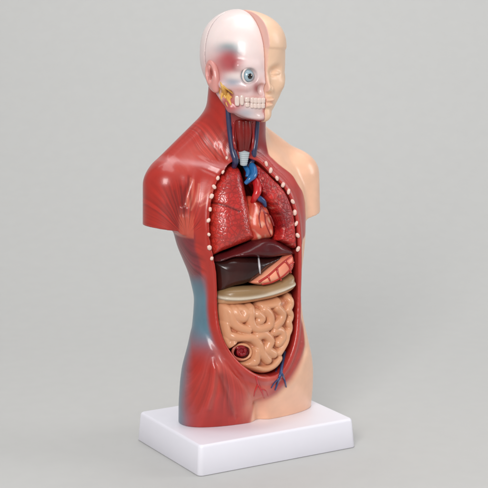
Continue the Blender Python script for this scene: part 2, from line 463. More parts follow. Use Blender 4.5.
    # pale tendon and painted-in highlights on shoulder and chest
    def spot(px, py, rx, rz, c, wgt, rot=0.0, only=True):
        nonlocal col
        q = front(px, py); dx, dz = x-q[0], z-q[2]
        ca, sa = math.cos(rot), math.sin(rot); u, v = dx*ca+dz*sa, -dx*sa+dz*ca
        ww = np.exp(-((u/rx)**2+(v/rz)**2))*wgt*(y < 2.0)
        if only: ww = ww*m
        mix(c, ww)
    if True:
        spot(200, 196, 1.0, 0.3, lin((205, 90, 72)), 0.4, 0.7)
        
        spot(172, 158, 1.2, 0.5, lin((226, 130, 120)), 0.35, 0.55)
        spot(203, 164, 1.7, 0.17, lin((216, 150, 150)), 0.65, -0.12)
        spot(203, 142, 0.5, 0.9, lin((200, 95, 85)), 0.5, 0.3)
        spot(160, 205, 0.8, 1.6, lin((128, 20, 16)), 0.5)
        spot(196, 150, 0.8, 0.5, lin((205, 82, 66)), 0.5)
        spot(264, 392, 0.5, 1.2, lin((214, 120, 104)), 0.6, 0, False)  # pale highlight painted on the belly pouch
        for L_, w_ in (([(218,366),(215,386),(210,408)], 0.07), ([(218,362),(225,384),(236,414)], 0.06), ([(213,345),(222,362),(236,378),(250,396)], 0.08)):
            d_ = line_d(x, z, catmull(fp(L_), 4)); mix(lin((214, 112, 98)), np.exp(-(d_/w_/1.6)**2)*0.3*(y < cy)*m)
        d_ = line_d(x, z, fp([(222,376),(228,396),(232,414)])); mix(lin((120, 24, 24)), np.exp(-(d_/0.22)**2)*0.45*(y < cy)*m)
        for L_ in ([(156,186),(162,202),(172,222)], [(163,182),(168,200),(176,220)], [(170,180),(173,198),(179,216)], [(186,176),(184,192),(181,210)], [(150,200),(158,214),(168,226)]):
            d_ = line_d(x, z, catmull(fp(L_), 4)); mix(lin((112, 24, 22)), np.exp(-(d_/0.09)**2)*0.5*(y < 1.6)*m)
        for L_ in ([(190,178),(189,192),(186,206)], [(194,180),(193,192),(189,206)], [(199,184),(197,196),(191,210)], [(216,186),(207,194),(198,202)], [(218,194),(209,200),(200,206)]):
            d_ = line_d(x, z, catmull(fp(L_), 4)); mix(lin((236, 158, 130)), np.exp(-(d_/0.04)**2)*0.3*(y < 1.6)*m)  # thin pale streaks: tendon, with some highlight painted in
        spot(250, 404, 0.45, 1.0, lin((226, 150, 124)), 0.65, 0.1)
    tb = (x < -3.6)*sstep(0.15, 0.0, np.maximum(np.abs(x+4.0)-0.4, np.abs(z-14.1)-0.75))*(y < 0.7)*(y > -0.7)
    mix(lin((198, 84, 62)), tb*0.7*sstep(15.0, 14.3, z))
    # front of neck: deeper red; cavity wall: deep red
    mix(lin((140, 26, 28)), sstep(1.45, 1.2, np.abs(x-0.02))*sstep(17.7, 18.0, z)*(y < 0.6))
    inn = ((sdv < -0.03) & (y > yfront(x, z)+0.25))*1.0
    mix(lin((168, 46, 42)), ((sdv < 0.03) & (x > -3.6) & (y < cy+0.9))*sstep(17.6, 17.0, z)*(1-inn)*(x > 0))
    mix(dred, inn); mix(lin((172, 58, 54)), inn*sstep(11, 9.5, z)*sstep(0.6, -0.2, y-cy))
    # cut faces of the stumps
    cf = (z < 13.85) & (np.abs(x) > 4.6)
    # strand coordinate
    fib = np.zeros(len(V))
    pz = lambda px, py: front(px, py)[[0, 2]]
    ins_ = pz(183, 236); pec = pz(178, 212); top = pz(206, 118)
    a1 = np.arctan2(z-ins_[1], x-ins_[0])*14
    a2 = np.arctan2(z-pec[1], x-pec[0])*10
    a3 = x*5+z*2
    a4 = x*4-z*1.5+y*3
    hipc = pz(216, 340)
    a5 = np.arctan2(z-hipc[1]-0.5, x-hipc[0])*16
    d1 = (x < -3.25+0.12*(z-15))
    fib = np.where(z > 17.0, a3, np.where(d1, a1, a2))
    fib = np.where(z < 13.6, a4, fib)
    fib = np.where((np.abs(sdv) < 0.35) & (x < 0), sdv*4, fib)
    fib = np.where(z < 6.6, a5, fib)
    fib = np.where((sdv < 0.55) & (x > 0.3), sdv*14, fib)
    isred = (col[:, 1] < 0.16) & (col[:, 0] > col[:, 2]*2.2)
    def g2(px, py, rx, rz, rot=0.0):
        q = front(px, py); dx, dz = x-q[0], z-q[2]; ca, sa = math.cos(rot), math.sin(rot)
        return np.exp(-(((dx*ca+dz*sa)/rx)**2+((-dx*sa+dz*ca)/rz)**2)**2)
    fw_ = 0.12+0*x
    for g in ((167, 205, 1.9, 1.7, 0), (190, 194, 0.9, 1.0, 0), (212, 194, 0.9, 0.9, 0), (206, 142, 1.0, 1.2, 0.4), (192, 262, 1.3, 1.3, 0)):
        fw_ = np.maximum(fw_, g2(*g)*0.95)
    fw_ = np.maximum(fw_, g2(215, 390, 2.2, 1.6)*0.55)
    fw_ = np.maximum(fw_, 0.9*((sdv < 0.55) & (x > 0.3) & (z > 9)))
    for zs in (17.0, 13.6, 6.6): fw_ = fw_*np.where(x < 0.3, sstep(0.0, 0.35, np.abs(z-zs)), 1)
    fw_ = fw_*np.where((x < 0) & (z > 13.6) & (z < 17), sstep(0.0, 0.25, np.abs(x-(-3.25+0.12*(z-15)))), 1)
    fw_ = fw_*np.where(isred, 1, 0)*np.where(x < 0, sstep(0.3, 0.6, np.abs(sdv)), 1)
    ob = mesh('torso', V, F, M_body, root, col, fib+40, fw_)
    return ob, V, F
torso_ob, TV, TF = torso()
def bvh_of(V, F): return BVHTree.FromPolygons([tuple(v) for v in V], [tuple(int(i) for i in f) for f in F])
TB = bvh_of(TV, TF)
def hit(px, py, B=TB, lift=0.0):
    d = ray(px, py); h = B.ray_cast(Vector(cam_c), Vector(d))
    if h[0] is None: return front(px, py), np.array([0, -1, 0])
    return np.array(h[0])+np.array(h[1])*lift, np.array(h[1])

# rib ends: pale cut bone round the rim
def rib_end(px, py, out, k=1.0):
    q, n = hit(px+out, py+random.uniform(-0.8, 0.8), lift=0.05)
    r = (0.095+random.random()*0.04)*k
    a = random.uniform(-0.7, 0.7); ca, sa = math.cos(a), math.sin(a)
    v1 = blob(q, (r*random.uniform(0.7, 1.0), r*0.8, r*random.uniform(1.0, 1.5)), np.array([[ca, 0, sa], [0, 1, 0], [-sa, 0, ca]]), pw=random.uniform(0.75, 1.0))
    v1 = ([p+np.array([random.gauss(0, 0.006) for _ in range(3)]) for p in v1[0]], v1[1])
    mesh('rib_end', v1[0], v1[1], M_white, torso_ob)
for (px, py) in [(228.6,158.5),(229.5,165.5),(224,171.5),(219,178.5),(215.3,187),(212.8,197),(211,208.5),(209.8,221),(210,234),(211,247),(213.2,259)]:
    rib_end(px, py, -1.6)
for (px, py) in [(266,164),(270.5,171),(277,177.5),(283,184),(288.6,192),(292.8,202),(295.2,212.5),(297,224),(298.2,236),(298.6,248.5)]:
    rib_end(px, py, -0.3, 1.2)

# pelvic vessels lying on the belly wall
def surf_tube(name, L, R, mat, parent, B=TB, lift=0.02, n=8, sub=4):
    L = catmull(L, sub); P = [hit(px, py, B, lift)[0] for px, py in L]
    return tube(name, P, np.interp(np.linspace(0, 1, len(P)), np.linspace(0, 1, len(R)), R), mat, parent, n=n, sm=2)
for L, R in (([(285,352),(283,362),(281,372),(278,381),(275,390)], (0.12,0.11,0.09,0.04)), ([(281,372),(284,379),(286,387)], (0.08,0.04)),
             ([(279,378),(274,383),(271,388)], (0.06,0.03)), ([(283,362),(278,366),(276,372)], (0.07,0.03))):
    surf_tube('pelvic_vein', L, R, M_blue, torso_ob)
for L, R in (([(256,376),(258,384),(262,392),(264,398)], (0.07,0.06,0.03)), ([(258,384),(255,391),(254,396)], (0.05,0.025)), ([(260,388),(266,391),(268,396)], (0.04,0.02))):
    surf_tube('pelvic_artery', L, R, M_red, torso_ob)

# ------------------------------------------------------------------ organs
def pillow(name, out, T, R, rec, mat, paint, label=None, h=0.05, disp=None, wrap=1.0, relax_n=2, edge=5, field=None, parent=root):
    poly = catmull(fp(out), edge, closed=True)
    lo = poly.min(0)-0.25; hi = poly.max(0)+0.25
    zc = np.linspace(lo[1], hi[1], 20); ym = min(yfront(x_, zc).min() for x_ in np.linspace(lo[0], hi[0], 12))+rec-0.5
    yM = max(yfront(x_, zc).max() for x_ in np.linspace(max(lo[0], -3), min(hi[0], 3), 12))+rec+2*T+0.4
    ax, (X, Y, Z) = grid((lo[0], ym, lo[1]), (hi[0], yM, hi[1]), h)
    X2 = np.broadcast_to(X[:, 0, :], (X.shape[0], Z.shape[2])); Z2 = np.broadcast_to(Z[:, 0, :], X2.shape)
    sd = poly_sd(X2, Z2, poly)
    yf = yfront(X2, Z2)*wrap+(1-wrap)*yfront(X2*0+poly[:, 0].mean(), Z2)+rec+T
    q = np.maximum(R+sd, 0)
    e = np.abs(Y-yf[:, None, :])*R/T
    f = np.hypot(q[:, None, :], e)-R
    if disp is not None: f = f-disp(X2, Z2, sd)[:, None, :]*(R/T)
    V, F = nets(f.astype(np.float32), ax); V = relax(V, F, relax_n, 0.5)
    x, y, z = V.T; sdv = poly_sd(x, z, poly)
    col = paint(x, y, z, sdv)
    ob = mesh(name, V, F, mat, parent, col, label=label)
    return ob, bvh_of(V, F)
def vnoise(x, z, s, seed):
    r = np.random.default_rng(seed); v = 0
    for k in range(6):
        a = r.uniform(0, 6.28); v = v+np.sin((x*math.cos(a)+z*math.sin(a))*s*r.uniform(0.7, 1.6)+r.uniform(0, 6.28))
    return v/6
def flat(c, c2=None, s=2.0, seed=1):
    c = lin(c); c2 = c if c2 is None else lin(c2)
    def p(x, y, z, sd):
        w = np.clip(0.5+vnoise(x, z, s, seed), 0, 1)[:, None]; return c*(1-w)+c2*w
    return p
ln = lambda L: catmull(fp(L), 4)
# lungs
fis = ln([(212,203),(222,205),(232,208),(241,212)])
def lungd(X, Z, sd): return -0.10*np.exp(-(line_d(X, Z, fis)/0.07)**2)+0.05*vnoise(X, Z, 3, 5)
def lungp(x, y, z, sd):
    c = flat((206, 62, 46), (180, 40, 36), 1.6, 3)(x, y, z, sd); w = np.exp(-(line_d(x, z, fis)/0.06)**2)[:, None]*0.7
    return c*(1-w)+lin((70, 10, 14))*w
lung1, LB1 = pillow('lung', [(234,165),(227,171),(219.5,181),(215.5,194),(213.5,212),(213,235),(215,257.5),(228,254),(244,248),(257,243),(262,240),(258,227),(255.5,210),(252,192),(249,179),(244,168)],
    0.95, 0.9, 0.12, M_lung, lungp, 'large cobbled red lung, fully exposed', disp=lungd)
def lung2p(x, y, z, sd):
    c = flat((196, 42, 36), (150, 20, 24), 3.4, 8)(x, y, z, sd)
    w = np.clip(vnoise(x, z, 13, 77)*4-1.3, 0, 1)[:, None]*0.5; c = c*(1-w)+lin((226, 130, 116))*w
    w = np.clip(vnoise(x, z, 9, 78)*4-1.2, 0, 1)[:, None]*0.5; return c*(1-w)+lin((92, 10, 16))*w
lung2, LB2 = pillow('lung', [(256,164),(264.5,168),(273.5,176.5),(283,186),(290.5,198),(295.2,213),(297.2,232),(297.5,250),(289,246),(283,243),(279,241),(281.5,229),(278.5,216),(271.5,205),(263.5,194),(257,180)],
    1.0, 0.3, -0.06, M_lung2, lung2p, 'darker, narrower lung behind the heart')
def edge_line(name, L, R, mat, parent, B):
    return surf_tube(name, L, R, mat, parent, B, lift=0.0)
# heart
def heartp(x, y, z, sd):
    c = flat((190, 54, 42), (212, 104, 78), 3.2, 11)(x, y, z, sd)
    w = np.clip(vnoise(x*1.6+z*0.5, z, 8, 21)*2.6-0.45, 0, 1)[:, None]*0.75; c = c*(1-w)+lin((238, 196, 170))*w  # cream streaks: highlights painted into the heart's colour
    return c
heart, HB = pillow('heart', [(254,201),(259,198),(265,202),(271,207),(276.5,217),(279,230),(276.5,239),(268,242),(258,243),(254,236),(252,222),(253,210)],
    0.85, 0.7, 0.12, M_wet, heartp, h=0.04, disp=lambda X, Z, sd: 0.09*vnoise(X, Z, 5, 12))
for L in ([(259,202),(264,212),(266,224),(271,236)], [(264,212),(270,216),(274,226)], [(261,207),(259,217),(261,228)]):
    surf_tube('coronary_artery', L, (0.06, 0.045, 0.03), M_dred, heart, HB, lift=0.0)
def P3(L, rec): 
    return [front(px, py)+np.array([0, r, 0]) for (px, py), r in zip(L, rec if hasattr(rec, '__len__') else [rec]*len(L))]
tube('aorta', P3([(256,178),(258,184),(257.5,191),(256,197),(257,203)], (0.5,0.15,0.0,0.1,0.5)), (0.2,0.25,0.25,0.2,0.16), M_red, heart)
tube('vena_cava', P3([(254,163),(255.5,169),(254,175),(250,179),(247.5,184)], (0.7,0.3,0.05,0.0,0.25)), (0.22,0.24,0.22,0.17,0.12), M_blue2, heart)
tube('pulmonary_vein', P3([(249,166),(250.5,172),(249,177)], (0.6,0.3,0.2)), (0.13,0.15,0.12), M_blue2, heart)
tube('pulmonary_vein', P3([(257,196),(261,199),(265,202),(268,207)], (0.2,0.12,0.15,0.3)), (0.15,0.17,0.15,0.1), M_blue, heart)
# liver
liver_u, LUB = pillow('liver', [(214.5,262),(224,257.5),(240,252),(252,246),(261,240.5),(269,238.5),(278,240.5),(290,246),(297.5,252),(296,257),(285,258),(272,260),(256,259),(238,260),(222,264)],
    0.9, 0.45, -0.02, M_liver, flat((96, 26, 28), (66, 18, 22), 2.5, 41), disp=lambda X, Z, sd: 0.05*vnoise(X, Z, 4, 44), relax_n=5)
liver_l, LLB = pillow('liver_lobe', [(216.5,264),(222,262),(238,259),(256,258),(272,259),(289,255),(284,263),(272,270),(262,279),(252,285.5),(238,289),(226,293.5),(220,292),(217.5,278)],
    0.8, 0.75, 0.08, M_liver, flat((60, 24, 20), (36, 15, 14), 1.6, 51), disp=lambda X, Z, sd: 0.04*vnoise(X, Z, 3, 54), relax_n=4, parent=liver_u)
surf_tube('ligament', [(258.5,258),(259,263),(259.5,268),(260,273.5)], (0.05, 0.07, 0.045), M_pale, liver_u, LLB, lift=0.01)
# stomach
stomach, SB = pillow('stomach', [(294,252.5),(297,259),(296.5,269),(291,277),(281,283),(268,287),(256,285),(257,281),(266,274),(276,266),(286,257)],
    0.85, 0.5, 0.0, M_gut, flat((230, 118, 92), (238, 158, 126), 1.6, 61), disp=lambda X, Z, sd: 0.02*vnoise(X, Z, 4, 64))
for L in ([(259,282),(268,276),(277,268),(285,261),(292,256)], [(277,268),(278,274),(281,280)], [(285,261),(289,266),(291,273)], [(262,284),(272,282),(283,276),(293,266)],
          [(268,276),(270,281)], [(289,266),(294,262)]):
    surf_tube('stomach_artery', L, (0.08, 0.065, 0.05), M_sart, stomach, SB, lift=0.0)
# colon band
cl = ln([(221,298),(240,299),(262,296),(280,291),(295,284)])
cu = ln([(226,291),(244,290),(262,289),(280,284),(294,277)])
def cold(X, Z, sd): return 0.16*np.exp(-(line_d(X, Z, cl)/0.11)**2)+0.07*np.exp(-(line_d(X, Z, cu)/0.2)**2)+0.02*vnoise(X, Z, 6, 70)
def colp(x, y, z, sd):
    d = line_d(x, z, cl); w = np.exp(-(d/0.1)**2)[:, None]
    c = flat((156, 124, 86), (132, 104, 70), 2, 71)(x, y, z, sd); c = c*(1-w)+lin((205, 192, 172))*w  # pale line along the ridge: its glossy highlight, painted on
    w = (sstep(-0.42, -0.2, sd)*(z < np.interp(x, cl[:, 0], cl[:, 1])-0.12))[:, None]*0.8; c = c*(1-w)+lin((208, 158, 118))*w
    return c
colon, CB = pillow('colon', [(220,294),(232,290),(250,288.5),(268,287.5),(283,282.5),(295,275),(297,284),(295,291),(281,298),(260,303),(240,306),(222,305.5),(219.5,300)],
    0.7, 0.4, -0.02, M_gut, colp, disp=cold, h=0.045)
# intestine: winding coils raised on a common body
COILS = [((225.5,307),(224.8,313),(226,320)), ((228.5,306.5),(230,315),(234,323),(241,328),(248,330)), ((236,308),(238,316),(244,318),(246,310),(241,307)),
         ((252,307),(251,314),(251,321),(255,328),(263,328.5),(270,325),(270.5,316),(265,309)), ((225,325),(228,335),(235,337),(243,338),(252,338),(259,344),(262,353),(268,360)),
         ((225,340),(229,347),(234,345)), ((256,352),(256,361),(249,365)), ((258,336),(266,335),(271,341),(268,349),(274,354)),
         ((263,303.5),(272,304),(279,301.5)), ((290,297),(292,304),(289,310),(292,316),(289,322),(291,328),(288,334),(287,340),(284,347),(280,353)),
         ((278,308),(283,314),(281,321),(276,326)), ((275,332),(281,331),(283,337),(279,343)), ((246,366),(256,370),(266,371),(275,367),(281,360)),
         ((258,314),(262,318),(260,321))]
CO = [catmull(fp(c), 4) for c in COILS]
def gutd(X, Z, sd):
    h = np.zeros(X.shape)
    for i, c in enumerate(CO):
        d = line_d(X, Z, c); r = 0.26 if i in (0, 9) else 0.30
        hh = np.sqrt(np.clip(r*r-np.minimum(d, r)**2, 0, None))*1.35
        h = np.maximum(h, hh)+0.06*np.minimum(h, hh)
    return h-0.16+0.02*vnoise(X, Z, 7, 90)
ic = front(243, 352.5)
gutp0 = flat((208, 146, 108), (218, 160, 122), 1.5, 81)
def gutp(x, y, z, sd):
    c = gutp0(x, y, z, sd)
    g = np.clip(1-(gutd(x, z, sd)+0.16)/0.14, 0, 1)[:, None]*0.6  # creases between coils painted darker, shade put into the colour
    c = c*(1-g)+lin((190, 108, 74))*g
    d = np.hypot(x-ic[0], z-ic[2]); w = sstep(0.6, 0.5, d)[:, None]
    return c*(1-w)+lin((92, 14, 22))*w
def gutdd(X, Z, sd):
    d = np.hypot(X-ic[0], Z-ic[2])
    h = gutd(X, Z, sd); k = sstep(0.75, 0.55, d); h = h*(1-k)+k*(-0.25+0.12*vnoise(X, Z, 9, 95))
    return h
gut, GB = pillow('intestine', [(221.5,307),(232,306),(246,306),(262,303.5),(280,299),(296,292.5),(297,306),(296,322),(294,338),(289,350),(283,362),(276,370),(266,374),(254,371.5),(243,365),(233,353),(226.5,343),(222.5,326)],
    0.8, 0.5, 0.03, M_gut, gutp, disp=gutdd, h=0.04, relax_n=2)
# open caecum: pale ring, dark red folds
q, n = hit(243, 352.5, GB); q = np.array([ic[0], yfront(ic[0], ic[2])+0.1, ic[2]])
nr = np.array([-0.25, -0.95, 0.1]); nr /= np.linalg.norm(nr)
e1 = np.cross(nr, [0, 0, 1]); e1 /= np.linalg.norm(e1); e2 = np.cross(e1, nr)
ringp = [q+nr*(-0.07+0.02*math.sin(3*a))+(0.52+0.025*math.sin(2*a+1))*(e1*math.cos(a)*1.04+e2*math.sin(a)*0.92) for a in np.linspace(0, 2*math.pi, 26)]
VF = tube_vf(ringp, 0.075+0.015*np.sin(np.linspace(0, 25, 26)), 10, False)
VV = np.array(VF[0]); tt = sstep(0.1, -0.45, (VV-q)@np.array([1.0, 0, 0.3]))[:, None]*0.8
caec = mesh('caecum', *VF, M_gut, gut, col=lin((220, 156, 116))*(1-tt)+lin((150, 34, 36))*tt)
L = [tube_vf([q-nr*(0.16-0.05*math.sin(a*1.7))+(0.38-0.045*a)*(e1*math.cos(a)+e2*math.sin(a)) for a in np.linspace(0.6, 6.6, 30)], np.linspace(0.14, 0.1, 30)*(1+0.15*np.sin(np.arange(30)*1.3)), 10),
     blob(q-nr*0.22+e1*0.02, (0.3, 0.1, 0.3)), blob(q-nr*0.1-e2*0.12+e1*0.05, (0.1, 0.1, 0.12))]
V, F = join_vf(L)
mesh('caecum_fold', V, F, M_wet, gut, col=np.tile(lin((140, 20, 30)), (len(V), 1)))

# ------------------------------------------------------------------ neck
NB = TB
def npt(px, py, lift): return hit(px, py, TB, lift)[0]
tube('neck_vein', [npt(227.5,108,-0.1), npt(228.5,118,-0.02), npt(229.5,128,0.0), npt(231,140,0.03), npt(233,152,0.05), npt(235,160,0.05), front(238,168)+np.array([0,0.5,0])], (0.16,0.16,0.16,0.17,0.19,0.2,0.15), M_vein, root)
tube('neck_vein', [npt(258,114,-0.1), npt(257.6,120,-0.02), npt(257,128,0.0), npt(255.5,140,0.03), npt(253.5,152,0.05), npt(252.5,160,0.05), front(251,168)+np.array([0,0.5,0])], (0.14,0.14,0.14,0.15,0.17,0.18,0.14), M_vein, root)
for (a, b, c_) in ((233.5, 237.5, M_dred), (253, 250.5, M_dred)):
    tube('neck_artery', [npt(a,122,-0.05), npt(a,136,0.02), npt((a+b)/2,150,0.03), npt(b,161,0.03)], (0.08,0.09,0.09,0.08), M_dred, root)
# larynx block: paired strap muscles, dark red
L = []
for px0, px1, r in ((240, 241.5, 0.3), (247, 246, 0.28), (243.6, 243.8, 0.2)):
    P = catmull([npt(px0,121,-0.12), npt(px0,130,0.0), npt((px0+px1)/2,140,0.04), npt(px1,150,-0.1)], 5)
    L.append(tube_vf(P, np.linspace(r, r*0.85, len(P)), 12))
V, F = join_vf(L); x = np.array(V)
mesh('throat_muscle', V, F, M_wet, root, col=np.tile(lin((118, 22, 18)), (len(V), 1))*(0.85+0.3*(np.sin(x[:, 2]*3)[:, None]*0.5+0.5)))
# trachea: ringed, pale, narrowing downward
a = npt(243.8, 152.5, 0.08); b = a+np.array([0.0, 0.08, -0.76])
ts = np.linspace(0, 1, 40); P = a+(b-a)*ts[:, None]
VF = tube_vf(P, (0.32-0.11*ts)*(1+0.03*np.sin(ts*2*math.pi*6)), 20)
mesh('trachea', *VF, M_carti, root)

# ------------------------------------------------------------------ head
def head_base(X, Y, Z, skin):
    if skin:
        f = ell(X, Y, Z, (0, 0.2, 23.72), (2.34, 2.8, 2.58))
        f = smin(f, ell(X, Y, Z, (0.1, -0.88, 24.55), (1.75, 1.85, 1.55)), 0.3)
    else:
        f = ell(X, Y, Z, (0, 0.33, 23.7), (2.38, 2.72, 2.70))
        f = smin(f, ell(X, Y, Z, (0, 0.85, 24.5), (2.1, 1.95, 1.85)), 0.3)
    f = smin(f, ell(X, Y, Z, (0, -0.6, 22.5), (2.06 if skin else 2.15, 1.7 if skin else 1.82, 2.3)), 0.35)
    f = smin(f, ell(X, Y, Z, (0, -1.08 if skin else -1.2, 21.2 if skin else 21.15), (1.12 if skin else 1.3, 1.25, 1.15)), 0.4)
    return f
def build_head():
    ax, (X, Y, Z) = grid((-3.1, -3.7, 19.4), (0.1, 3.5, 26.7), 0.042)
    f = head_base(X, Y, Z, False)
    # brow, cheekbone, jaw
    f = smin(f, cap(X, Y, Z, (-0.4, -2.15, 23.35), (-1.45, -1.85, 23.3), 0.2, 0.25), 0.25)
    f = smin(f, cap(X, Y, Z, (-1.0, -1.98, 22.1), (-2.0, -1.05, 22.2), 0.3, 0.26), 0.14)
    f = smin(f, cap(X, Y, Z, (-2.0, -1.05, 22.2), (-2.3, -0.1, 22.4), 0.2, 0.16), 0.1)
    f = smin(f, cap(X, Y, Z, (-0.2, -2.15, 20.35), (-1.5, -1.1, 20.85), 0.3, 0.26), 0.2)
    f = smin(f, cap(X, Y, Z, (-1.5, -1.1, 20.85), (-1.9, -0.2, 21.9), 0.26, 0.2), 0.2)
    f = smin(f, cap(X, Y, Z, (-0.1, -2.2, 22.95), (-0.07, -2.42, 22.35), 0.16, 0.12), 0.15)   # nasal bone
    f = smax(f, -ell(X, Y, Z, (-0.24, -2.5, 21.92), (0.24, 0.42, 0.38)), 0.08)                  # nasal opening
    f = smax(f, -ell(X, Y, Z, (-0.95, -2.35, 22.74), (0.5, 0.62, 0.46)), 0.12)               # eye socket
    f = smax(f, -ell(X, Y, Z, (-1.85, -1.2, 21.6), (0.36, 0.55, 0.34)), 0.15)              # hollow below the cheekbone
    f = smax(f, -ell(X, Y, Z, (-2.5, -1.05, 23.0), (0.4, 0.75, 0.6)), 0.25)                  # temple
    f = smax(f, -cap(X, Y, Z, (0, -2.62, 21.12), (-1.5, -1.75, 21.2), 0.09, 0.06), 0.08)      # bite line
    # seam of the skull cap running over the ear
    seam = np.abs(Y-0.4-0.1*(Z-23)); f = f+0.05*np.exp(-(seam/0.045)**2)*(Z > 22.3)
    f = np.maximum(f, X+0.004)
    V, F = nets(f.astype(np.float32), ax); V = relax(V, F, 2, 0.4)
    x, y, z = V.T
    bone = lin((236, 218, 214)); col = np.tile(bone, (len(V), 1))
    def mix(c, w):
        nonlocal col
        w = np.clip(w, 0, 1)[:, None]; col = col*(1-w)+np.asarray(c)*w
    B = bvh_of(V, F)
    def spot(px, py, r, c, wgt, sx=1.0, sz=1.0, sharp=2.0):
        q, n = hit(px, py, B)
        d = np.sqrt(((x-q[0])**2+(y-q[1])**2)/sx**2+((z-q[2])/sz)**2)/r
        mix(lin(c), np.exp(-d**sharp)*wgt)
    mix(lin((226, 196, 196)), sstep(24.6, 23.0, z)*0.5)
    spot(233, 52, 0.5, (104, 138, 146), 0.8, 1.0, 0.6); spot(228, 47, 0.55, (112, 144, 148), 0.75, 1.3, 0.5); spot(222, 51, 0.5, (150, 160, 168), 0.5, 1.3, 0.5)
    spot(229, 62, 0.72, (158, 34, 42), 0.95, 1.15, 0.95, 3.5); spot(220, 66, 0.7, (196, 104, 108), 0.6)
    spot(214, 76, 1.1, (190, 110, 106), 0.7, 0.8, 1.0); spot(212, 92, 1.2, (176, 70, 70), 0.9, 0.9, 0.9)
    spot(233, 82, 0.5, (120, 140, 158), 0.75, 1.2, 0.6); spot(236, 76, 0.5, (228, 214, 208), 0.7, 1.4, 0.4)
    spot(230, 91, 0.42, (96, 24, 28), 0.95, 0.7, 1.7, 3); spot(225, 104, 0.5, (160, 48, 48), 0.9); spot(240, 90, 0.5, (196, 130, 124), 0.6, 1.6, 0.5)
    spot(232, 108, 0.55, (176, 58, 56), 0.9); spot(236, 101, 0.45, (190, 96, 92), 0.7)
    spot(246, 113, 0.45, (146, 160, 172), 0.65, 1.5, 0.6); spot(256.5, 88, 0.36, (150, 62, 62), 0.9, 0.7, 1.1)
    spot(262, 84, 0.3, (216, 158, 144), 0.8, 0.6, 1.4); spot(256, 97, 0.4, (206, 142, 130), 0.6, 1.6, 0.4)
    spot(258, 112, 0.35, (206, 176, 170), 0.6); spot(264, 110, 0.25, (196, 88, 74), 0.8, 0.5, 2)
    # nape and underside take the muscle red
    mix(lin((176, 62, 60)), sstep(21.9, 21.0, z+0.5*sstep(-1.0, 0.6, y))*sstep(-0.9, 0.2, y))
    mix(lin((140, 28, 30)), sstep(20.35, 20.1, z))
    mix(lin((130, 100, 104)), (np.abs(y-0.4-0.1*(z-23)) < 0.05)*(z > 22.3)*0.45)
    sk = mesh('skull', V, F, M_head, root, col)
    return sk, B
skull, KB = build_head()
# eyeball
ey = np.array([-0.93, -1.97, 22.74])
V, F = blob(ey, (0.385, 0.385, 0.385), n=28, m=18); mesh('eyeball', V, F, M_eye, skull)
gd = np.array([-0.02, -0.98, -0.03]); gd /= np.linalg.norm(gd)
e1 = np.cross(gd, [0, 0, 1]); e1 /= np.linalg.norm(e1); e2 = np.cross(e1, gd)
V, F = blob(ey+gd*0.33, (0.17, 0.17, 0.085), np.array([e1, e2, gd]), 18, 10); mesh('pupil', V, F, M_dark, skull)
V, F = blob(ey+gd*0.41+e1*(-0.05)+e2*0.06, (0.035, 0.035, 0.02), np.array([e1, e2, gd]), 8, 6); mesh('pupil_glint', V, F, M_tooth, skull)  # pale bead modelled in place of the eye's highlight
P = [ey+np.array([0, -0.12, 0])+0.42*(np.array([1, 0.25, 0])*math.cos(a)+np.array([0, 0.1, 1])*math.sin(a)) for a in np.linspace(0, 2*math.pi, 30)]
V, F = tube_vf(P, 0.06, 10, False); mesh('eyelid_rim', V, F, material('socket_rim', (224, 208, 204), 0.35, 0.3, 0.1), skull)
# ear
def build_ear():
    c = hit(213.5, 75.5, KB)[0]+np.array([0.06, 0, 0])
    ax, (X, Y, Z) = grid((c[0]-0.8, c[1]-0.9, c[2]-1.3), (c[0]+0.7, c[1]+1.0, c[2]+1.3), 0.035)
    yy = (Y-c[1])-0.22*(Z-c[2])
    f = np.maximum(ell(X, yy, Z, (c[0]-0.12, 0.0, c[2]), (0.34, 0.62, 0.92)), -99)
    f = smin(f, ell(X, yy, Z, (c[0]-0.08, -0.14, c[2]-0.66), (0.22, 0.27, 0.33)), 0.12)
    f = smax(f, -ell(X, yy, Z, (c[0]-0.4, -0.08, c[2]+0.12), (0.3, 0.36, 0.54)), 0.09)
    f = smin(f, cap(X, yy, Z, (c[0]-0.26, 0.02, c[2]+0.5), (c[0]-0.26, 0.12, c[2]-0.35), 0.08, 0.09), 0.06)
    f = smin(f, ell(X, yy, Z, (c[0]-0.22, -0.34, c[2]-0.15), (0.13, 0.12, 0.2)), 0.06)
    V, F = nets(f.astype(np.float32), ax); V = relax(V, F, 2, 0.4)
    x, y, z = V.T
    col = np.tile(lin((212, 146, 138)), (len(V), 1))
    w = (sstep(c[0]-0.36, c[0]-0.2, x)*sstep(-0.45, -0.1, (y-c[1])*-1-0.1)*0+sstep(0.45, 0.2, np.hypot((y-c[1]+0.05)/0.6, (z-c[2]-0.1)/1.0)))[:, None]*0.6
    col = col*(1-w)+lin((160, 56, 50))*w
    mesh('ear', V, F, M_head, skull, col)
build_ear()
